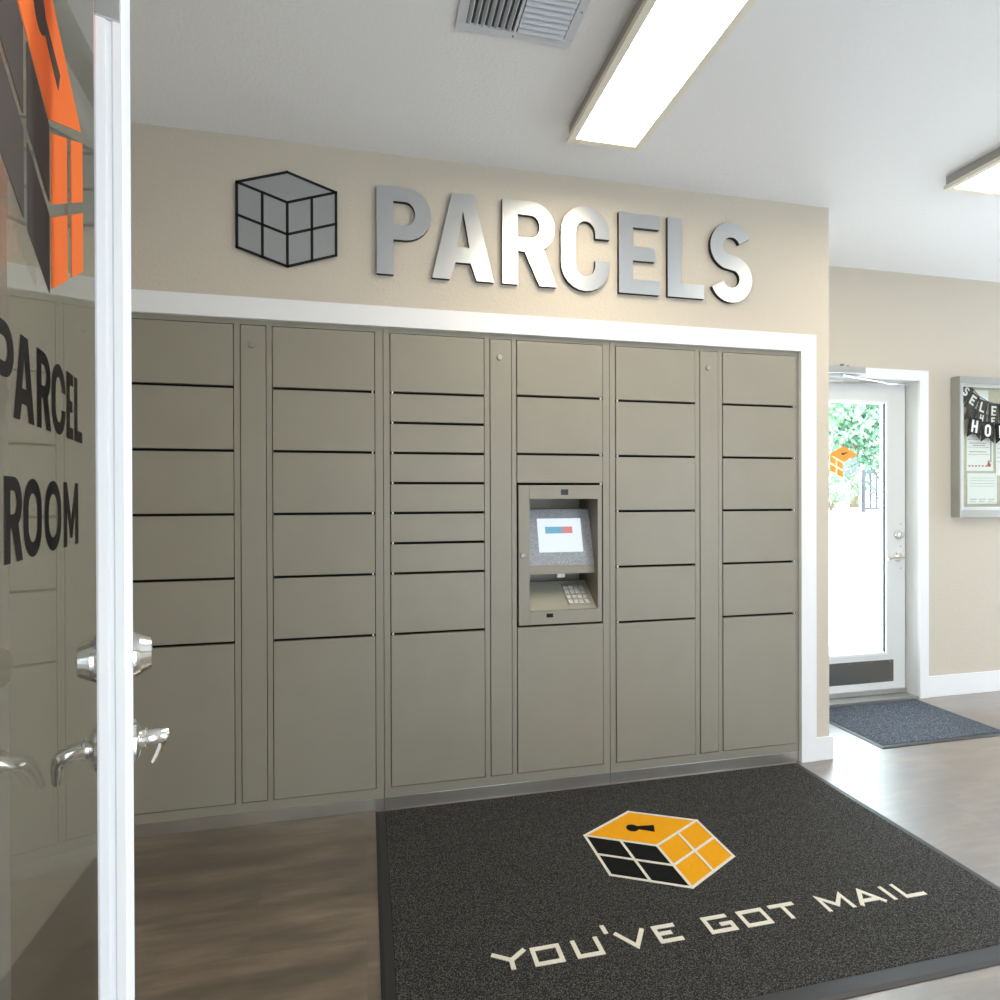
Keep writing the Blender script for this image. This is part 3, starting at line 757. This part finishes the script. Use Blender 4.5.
# contents: notices and pennant banner on the board
YB = YH-.0102
def note(name, x0, x1, z0, z1, m_, label, cat, lift=0, group=None):
    r = empty(name, ((x0+x1)/2, YB-lift, z0)); tag(r, label, cat, group)
    w2 = (x1-x0)/2
    box('sheet', (-w2, w2, -.0012, 0, 0, z1-z0), m_, r)
    return r, w2, z1-z0
def lines(r, m_, rows, y=-.0013):
    bm = bmesh.new()
    for (x0, x1, z0, z1) in rows: bx(bm, x0, x1, y-.0006, y, z0, z1)
    obj('printing', bm, m_, r)
r, w2, h = note('notice', 3.855, 4.075, 1.470, 1.735, M['paper'], 'white notice with red rules and a red bottom border, left on the bulletin board', 'notice', 0)
lines(r, M['inkred'], [(-w2+.01, w2-.02, .206, .2085), (-w2+.01, w2-.03, .156, .158), (-w2+.01, w2-.03, .108, .110)])
lines(r, M['ink'], [(-w2+.02, w2-.04, .240, .246), (-w2+.02, w2-.06, .182, .185), (-w2+.05, w2-.07, .168, .171), (-w2+.02, w2-.06, .125, .128), (w2-.022, w2-.016, .06, .25)])
lines(r, M['inkred'], [(-w2+.015+i*.028, -w2+.027+i*.028, .028, .038) for i in range(7)] + [(w2-.05, w2-.02, .03, .05), (w2-.045, w2-.03, .05, .07)])
r, w2, h = note('notice', 3.860, 4.105, 1.252, 1.455, M['paper'], 'white card with rows of grey print, lowest sheet on the bulletin board', 'notice', .0016)
lines(r, M['inkgrey'], [(-w2+.02, w2-.02, .170-.018*i, .173-.018*i) for i in range(4)] + [(-w2+.02+.075*i, -w2+.075+.075*i, .028, .034) for i in range(3)] + [(-w2+.02+.075*i, -w2+.065+.075*i, .014, .018) for i in range(3)])
r, w2, h = note('notice', 4.095, 4.22, 1.440, 1.800, M['paper'], 'white sheet with an orange photo beside the notice with red rules', 'notice', .0026)
lines(r, M['amber'], [(.0, w2, .13, .26)]); lines(r, M['inkgrey'], [(-w2+.01, -.01, .30-.03*i, .304-.03*i) for i in range(8)])
r, w2, h = note('notice', 3.860, 4.035, 1.780, 2.005, M['paper'], 'blank pale sheet behind the pennants at the top of the bulletin board', 'notice', 0)
# pennant banner: three swags of black pennants with white letters
pen = empty('pennant_banner', (3.86, YB-.006, 1.70)); tag(pen, 'black pennant banner with white letters hung across the bulletin board', 'banner')
def pennant(x, z, w_, h_, rot, ch, dy, k=.5):
    ca, sa = math.cos(rot), math.sin(rot)
    R = lambda p: (x+p[0]*ca-p[1]*sa, z+p[0]*sa+p[1]*ca)
    out = [R(p) for p in ((-w_/2, 0), (w_/2, 0), (w_/2, -h_), (w_*.17, -h_*.82), (0, -h_*.78), (-w_*.17, -h_*.82), (-w_/2, -h_))]
    o1 = shape('pennant', [out], .001, M['matblack'], pen, WALLM(-dy))
    if ch:
        s_ = h_*k; gw = .62
        g_l = glyph(ch, gw, .2)
        shape('pennant_letter', [[R(((px_-gw/2)*s_, -h_*.12-s_+py_*s_)) for px_, py_ in lp] for lp in g_l], .0008, M['paper'], o1, WALLM(-dy-.0011))
for i, (x, z, rot, ch) in enumerate(((.015, .325, -.75, 'S'), (.060, .275, -.55, 'E'), (.125, .235, -.3, 'L'), (.205, .215, -.05, 'E'), (.285, .215, .05, 'C'), (.365, .23, .15, 'T'))):
    pennant(x, z, .082, .125, rot, ch, .001+.0022*i, .52)
for i, (x, z, rot, ch) in enumerate(((.02, .185, -.35, 'T'), (.095, .150, -.2, 'H'), (.180, .135, 0, 'E'), (.270, .14, .1, 'R'))):
    pennant(x, z, .082, .105, rot, ch if i in (1, 2) else None, .016+.0022*i, .45)
for i, (x, z, rot, ch) in enumerate(((.025, .115, -.15, 'H'), (.125, .090, -.06, 'O'), (.235, .085, .05, 'M'), (.335, .10, .1, 'E'))):
    pennant(x, z, .108, .135, rot, ch, .030+.0022*i, .60)
bm = bmesh.new(); tube(bm, [(-.005, -.002, .36), (.03, -.002, .315), (.09, -.002, .262), (.17, -.002, .226), (.26, -.002, .215), (.37, -.002, .232), (.50, -.002, .29)], .0025, 6)
obj('string', bm, M['ink'], pen)

# ------------------------------------------------------------------ lettered glass panel at the left (window_1)
PH = math.radians(-12.0); PD = .185
U = Vector((math.sin(PH), math.cos(PH), 0)); N = Vector((-math.cos(PH), math.sin(PH), 0))   # N points away from the camera side
base = N*PD
PM = Matrix(((U.x, 0, -N.x, base.x), (U.y, 0, -N.y, base.y), (0, 1, 0, 0), (0, 0, 0, 1)))      # s -> along, y -> Z, z -> towards the camera side
w1 = empty('window_1', (base.x, base.y, 0), 0); struct(w1)
w1['label'] = 'tall glass panel lettered PARCEL ROOM at the left edge'
PMl = Matrix.Translation((-base.x, -base.y, 0)) @ PM
def pbox(name, s0, s1, z0, z1, t0, t1, m_, parent):
    bm = bmesh.new(); bx(bm, s0, s1, z0, z1, t0, t1)
    for vv in bm.verts: vv.co = PMl @ vv.co
    return obj(name, bm, m_, parent)
SE = 1.300
pbox('glass_pane', -.25, SE, .06, 2.45, -.0085, -.0025, M['glass'], w1)
bm = bmesh.new()
for a in ((-.29, SE+.010, .0, .06, -.012, .004), (-.29, SE+.010, 2.45, 2.50, -.012, .004), (-.29, -.25, .06, 2.45, -.012, .004), (SE, SE+.010, .06, 2.45, -.012, .000)): bx(bm, *a)
for vv in bm.verts: vv.co = PMl @ vv.co
obj('window_frame', bm, M['edgewhite'], w1)
zs = Matrix.Translation((.009, 0, -.0024))
Pz = PMl @ zs
rows = [('P', .6530, .7110), ('A', .7115, .7780), ('R', .7895, .8430), ('C', .8495, .9140), ('E', .9215, .9560), ('L', .9650, 1.0095)]
for ch, a, b in rows:
    hh = .0865; gl_ = glyph(ch, (b-a)/hh, .185)
    shape('glass_letter', put(gl_, a, 1.3795, hh), .0006, M['black'], w1, Pz)
for ch, a, b in [('R', .6830, .7340), ('O', .7400, .8040), ('O', .8170, .8900), ('M', .9045, .9825)]:
    hh = .0830; gl_ = glyph(ch, (b-a)/hh, .185)
    shape('glass_letter', put(gl_, a, 1.2390, hh), .0006, M['black'], w1, Pz)
q = iso(.8430, 1.7380, .1810, .0850, .1960)
its = [([quad_in(q['c'], q['ur'], q['ul'], .04, .98, .04, .98)], .0006, Pz)]
for u0, u1 in ((.05, .475), (.60, .985)):
    for v0, v1 in ((.045, .475), (.555, .985)): its.append(([quad_in(q['c'], q['ur'], q['b'], u0, u1, v0, v1)], .0006, Pz))
join_shapes('glass_decal', its, M['orange'], w1)['label'] = 'orange top and right faces of the cube decal'
its = []
for u0, u1 in ((.0, .46), (.54, 1.0)):
    for v0, v1 in ((.0, .46), (.54, 1.0)): its.append(([quad_in(q['c'], q['ul'], q['b'], u0, u1, v0, v1)], .0006, Pz))
its.append(([arc(.806, 1.845, .024, .024, 0, 360, 20)[:-1]], .0004, Pz @ Matrix.Translation((0, 0, .0007))))
its.append(([[(.821, 1.854), (.821, 1.834), (.884, 1.804), (.893, 1.828)]], .0004, Pz @ Matrix.Translation((0, 0, .0008))))
join_shapes('glass_decal', its, M['greyvinyl'], w1)['label'] = 'dark grey left face and keyhole of the cube decal'

# ------------------------------------------------------------------ entrance door, seen on its latch edge (door_1)
cw, sw = math.cos(.2222), math.sin(.2222)
def cam2w(lat, z): return Vector((lat*cw+z*sw, -lat*sw+z*cw, 0))
Lc = cam2w(-.4496, .66)
ldir = (cam2w(-.527, .850)).normalized(); e = Vector((ldir.y, -ldir.x, 0))       # e points to the right face
TH = .0345
d1 = empty('door_1', tuple(Lc)); struct(d1)
d1['label'] = 'open entrance door seen on its white latch edge'
DM = Matrix(((e.x, ldir.x, 0, 0), (e.y, ldir.y, 0, 0), (0, 0, 1, 0), (0, 0, 0, 1)))
def dobj(name, bm, m_, parent=d1, smooth=False, bevel=0):
    for vv in bm.verts: vv.co = DM @ vv.co
    return obj(name, bm, m_, parent, smooth=smooth, bevel=bevel)
bm = bmesh.new()   # latch stile with a shallow groove down its edge: profile in (e, l)
prof = [(0, .0015), (.002, 0), (.0105, 0), (.0125, .003), (.0165, .003), (.018, 0), (.0265, 0), (.0280, .0022), (.0300, .0030), (TH, .0045), (TH, .085), (0, .085)]
z0, z1 = .012, 2.03
ra = [bm.verts.new((a, b, z0)) for a, b in prof]; rb = [bm.verts.new((a, b, z1)) for a, b in prof]
bm.faces.new(ra[::-1]); bm.faces.new(rb)
for k in range(len(prof)): bm.faces.new((ra[k], ra[(k+1)%len(prof)], rb[(k+1)%len(prof)], rb[k]))
dobj('latch_stile', bm, M['edgewhite'])
LW = .86
bm = bmesh.new()
bx(bm, 0, TH, LW-.085, LW, z0, z1); bx(bm, 0, TH, .085, LW-.085, z0, .20); bx(bm, 0, TH, .085, LW-.085, 1.94, z1)
dobj('leaf_frame', bm, M['edgewhite'])
bm = bmesh.new(); bx(bm, TH/2-.003, TH/2+.003, .085, LW-.085, .20, 1.94); dobj('glass_pane', bm, glass_mat('leaf_glass', (.97, .98, .97), double=False))
def cyl(bm, c, r0, x0, x1, r1=None, n=28):
    tube(bm, [(x0, c[0], c[1]), (x1, c[0], c[1])], [r0, r1 if r1 else r0], n)
zdb, zlv, bs = 1.116, 1.014, .030
# deadbolt: flared barrel each side
for sgn, x_ in ((-1, 0), (1, TH)):
    bm = bmesh.new()
    for (o0, o1, a, b) in ((0, .003, .0275, .0270), (.003, .007, .0262, .0252), (.007, .0185, .0245, .0190), (.0185, .0195, .0190, .0175)):
        tube(bm, [(x_+sgn*o0, bs, zdb), (x_+sgn*o1, bs, zdb)], [a, b], 48)
    dobj('deadbolt_knob', bm, M['chrome'], smooth=True)
for sgn, x_, reach in ((-1, 0, .0345), (1, TH, .0310)):
    bm = bmesh.new()
    tube(bm, [(x_, bs, zlv), (x_+sgn*.003, bs, zlv), (x_+sgn*.007, bs, zlv), (x_+sgn*.0085, bs, zlv)], [.0265, .0262, .0190, .0110], 40)
    tube(bm, [(x_+sgn*.008, bs, zlv), (x_+sgn*.0125, bs, zlv)], [.0115, .0105], 24)
    tube(bm, [(x_+sgn*.0125, bs, zlv), (x_+sgn*.0145, bs, zlv)], [.0125, .0125], 24)
    if sgn < 0: pth = [(.0145, 0, 0), (.026, 0, -.002), (.034, .002, -.005), (.0385, .006, -.012), (.0405, .012, -.024), (.0415, .020, -.036), (.0415, .026, -.044)]
    else: pth = [(.0145, 0, 0), (.024, 0, 0), (.030, .002, -.001), (.0315, .008, -.006), (.0300, .016, -.016), (.0260, .024, -.030), (.0215, .030, -.041)]
    tube(bm, [(x_+sgn*a_, bs+b_, zlv+c_) for a_, b_, c_ in pth], [.0095, .0095, .0090, (.0060, .0070), (.0042, .0060), (.0036, .0052), (.0030, .0042)], 18)
    dobj('lever_handle', bm, M['chrome'], smooth=True)
# grey bolt plate at the top of the edge
bm = bmesh.new(); bx(bm, .001, .025, -.0025, .002, 1.838, 2.02); dobj('edge_bolt_plate', bm, M['steel'], bevel=.0008)

# ------------------------------------------------------------------ outside
struct(box('ground', (-14, 40, 3.305, 45, -.10, -.02), M['concrete']))
struct(box('terrace_wall', (6, 30, 11.0, 30, -.05, .95), M['concrete']))
def leaves(bm, c, rad, n, size, flat=.8):
    for _ in range(n):
        while True:
            p = Vector((random.uniform(-1,1), random.uniform(-1,1), random.uniform(-1,1)))
            if .35 < p.length < 1: break
        p = Vector((p.x*rad[0], p.y*rad[1], p.z*rad[2]))+Vector(c)
        a = Vector((random.uniform(-1,1), random.uniform(-1,1), random.uniform(-1,1))).normalized()
        b = a.orthogonal().normalized(); cc = a.cross(b); s_ = size*random.uniform(.6, 1.4)
        v_ = [bm.verts.new(p+b*s_*1.5), bm.verts.new(p+cc*s_*.55), bm.verts.new(p-b*s_*1.5), bm.verts.new(p-cc*s_*.55)]
        bm.faces.new(v_)
def tree(x, y, hgt, rad, label, m_, n=3600, low=.02):
    r = empty('tree', (x, y, .95)); tag(r, label, 'tree', 'trees beyond the exit door')
    bm = bmesh.new(); tube(bm, [(0,0,0), (.05,0,hgt*.3), (-.04,.05,hgt*.62)], [.14, .11, .06], 10); obj('trunk', bm, M['bark'], r)
    bm = bmesh.new()
    for _ in range(15):
        leaves(bm, (random.uniform(-.45,.45)*rad, random.uniform(-.4,.4)*rad, hgt*random.uniform(low+.08, .9)), (rad*.55, rad*.55, rad*.5), n//15, .085)
    obj('foliage', bm, m_, r)
tree(12.2, 14.4, 5.2, 1.9, 'pale green tree at the left of the door glass', M['leaf2'])
tree(15.6, 16.4, 5.4, 1.9, 'dark green tree behind the railing, at the right of the door glass', M['leaf'])
tree(20.0, 22.5, 6.6, 2.3, 'farther green tree filling the gap between the two nearer ones', M['leaf'])
tree(14.6, 22.0, 6.2, 2.0, 'farthest left tree behind the pale green one', M['leaf'])
sh = empty('shrub', (10.75, 12.0, .965)); tag(sh, 'low grey-green shrub on the pavement seen through the door glass', 'shrub')
bm = bmesh.new(); leaves(bm, (0, 0, .40), (.58, .5, .22), 700, .045); obj('foliage', bm, M['leaf2'], sh)
bm = bmesh.new(); 
for k in range(5): tube(bm, [(0,0,.01), (random.uniform(-.3,.3), random.uniform(-.3,.3), .4)], .02, 6)
obj('stems', bm, M['bark'], sh)
fr = empty('railing', (12.0, 11.4, .95)); tag(fr, 'dark iron stair railing outside, seen through the door glass', 'railing')
for i in range(11):
    bm = bmesh.new(); bx(bm, -.9+i*.17, -.87+i*.17, -.015, .015, .08, .90); obj('baluster', bm, M['iron'], fr)
bm = bmesh.new(); bx(bm, -.9, .83, -.02, .02, .88, .93); bx(bm, -.9, .83, -.02, .02, .06, .11); obj('rail', bm, M['iron'], fr)
bm = bmesh.new(); bx(bm, -.93, -.87, -.03, .03, 0, .98); bx(bm, .80, .86, -.03, .03, 0, .98); obj('post', bm, M['iron'], fr)
bm = bmesh.new(); tube(bm, [(-.6, -.08, .80), (.8, -.08, .30)], .03, 8); obj('handrail', bm, M['iron'], fr)

# ------------------------------------------------------------------ light
W = bpy.data.worlds.new('sky'); S.world = W; W.use_nodes = True
nt = W.node_tree; bg = nt.nodes['Background']
bg.inputs['Color'].default_value = (.78, .89, 1.0, 1); bg.inputs['Strength'].default_value = 9.5
sun = bpy.data.lights.new('sun', 'SUN'); sun.energy = 9; sun.angle = .01; sun.color = (1, .97, .92)
so = bpy.data.objects.new('sun', sun); C.objects.link(so)
so.rotation_euler = Vector((-.5, -.35, .85)).to_track_quat('Z', 'Y').to_euler()
def portal(loc, rot, sx, sy):
    l = bpy.data.lights.new('portal', 'AREA'); l.shape = 'RECTANGLE'; l.size = sx; l.size_y = sy; l.energy = 1
    l.cycles.is_portal = True
    o_ = bpy.data.objects.new('sky_portal', l); C.objects.link(o_); o_.location = loc; o_.rotation_euler = rot
portal(((GX0+GX1)/2, YF-.13, 1.2), (PI/2, 0, 0), GX1-GX0, 2.2)
portal((XR+.13, 2.525, 1.2), (0, PI/2, 0), 2.2, 1.05)
portal(((HX0+HX1)/2, YH+.16, 1.2), (-PI/2, 0, 0), HX1-HX0, 2.2)
portal(((DX0+DX1)/2, YH+.2, 1.02), (-PI/2, 0, 0), DX1-DX0, 2.03)
portal(((FX0+FX1)/2, YF-.12, FZ/2), (PI/2, 0, 0), FX1-FX0, FZ)

# ------------------------------------------------------------------ camera
cam = bpy.data.cameras.new('camera'); co = bpy.data.objects.new('camera', cam); C.objects.link(co)
yaw, pitch, roll = .2222, -.0033, -.0029
fwv = Vector((math.sin(yaw)*math.cos(pitch), math.cos(yaw)*math.cos(pitch), math.sin(pitch)))
rv = Vector((math.cos(yaw), -math.sin(yaw), 0)); uv = rv.cross(fwv)
r2 = rv*math.cos(roll)+uv*math.sin(roll); u2 = uv*math.cos(roll)-rv*math.sin(roll)
mw = Matrix(((r2.x, u2.x, -fwv.x, 0), (r2.y, u2.y, -fwv.y, 0), (r2.z, u2.z, -fwv.z, 1.30), (0, 0, 0, 1)))
co.matrix_world = mw
cam.sensor_width = 36; cam.lens = 593.4182/1000*36; cam.clip_start = .02; cam.clip_end = 200
S.camera = co
S.view_settings.view_transform = 'Standard'; S.view_settings.look = 'None'; S.view_settings.gamma = 1
S.view_settings.use_curve_mapping = False; S.view_settings.exposure = 0.12
S.cycles.max_bounces = 10; S.cycles.diffuse_bounces = 5; S.cycles.glossy_bounces = 5; S.cycles.transparent_max_bounces = 12
S.cycles.sample_clamp_indirect = 6
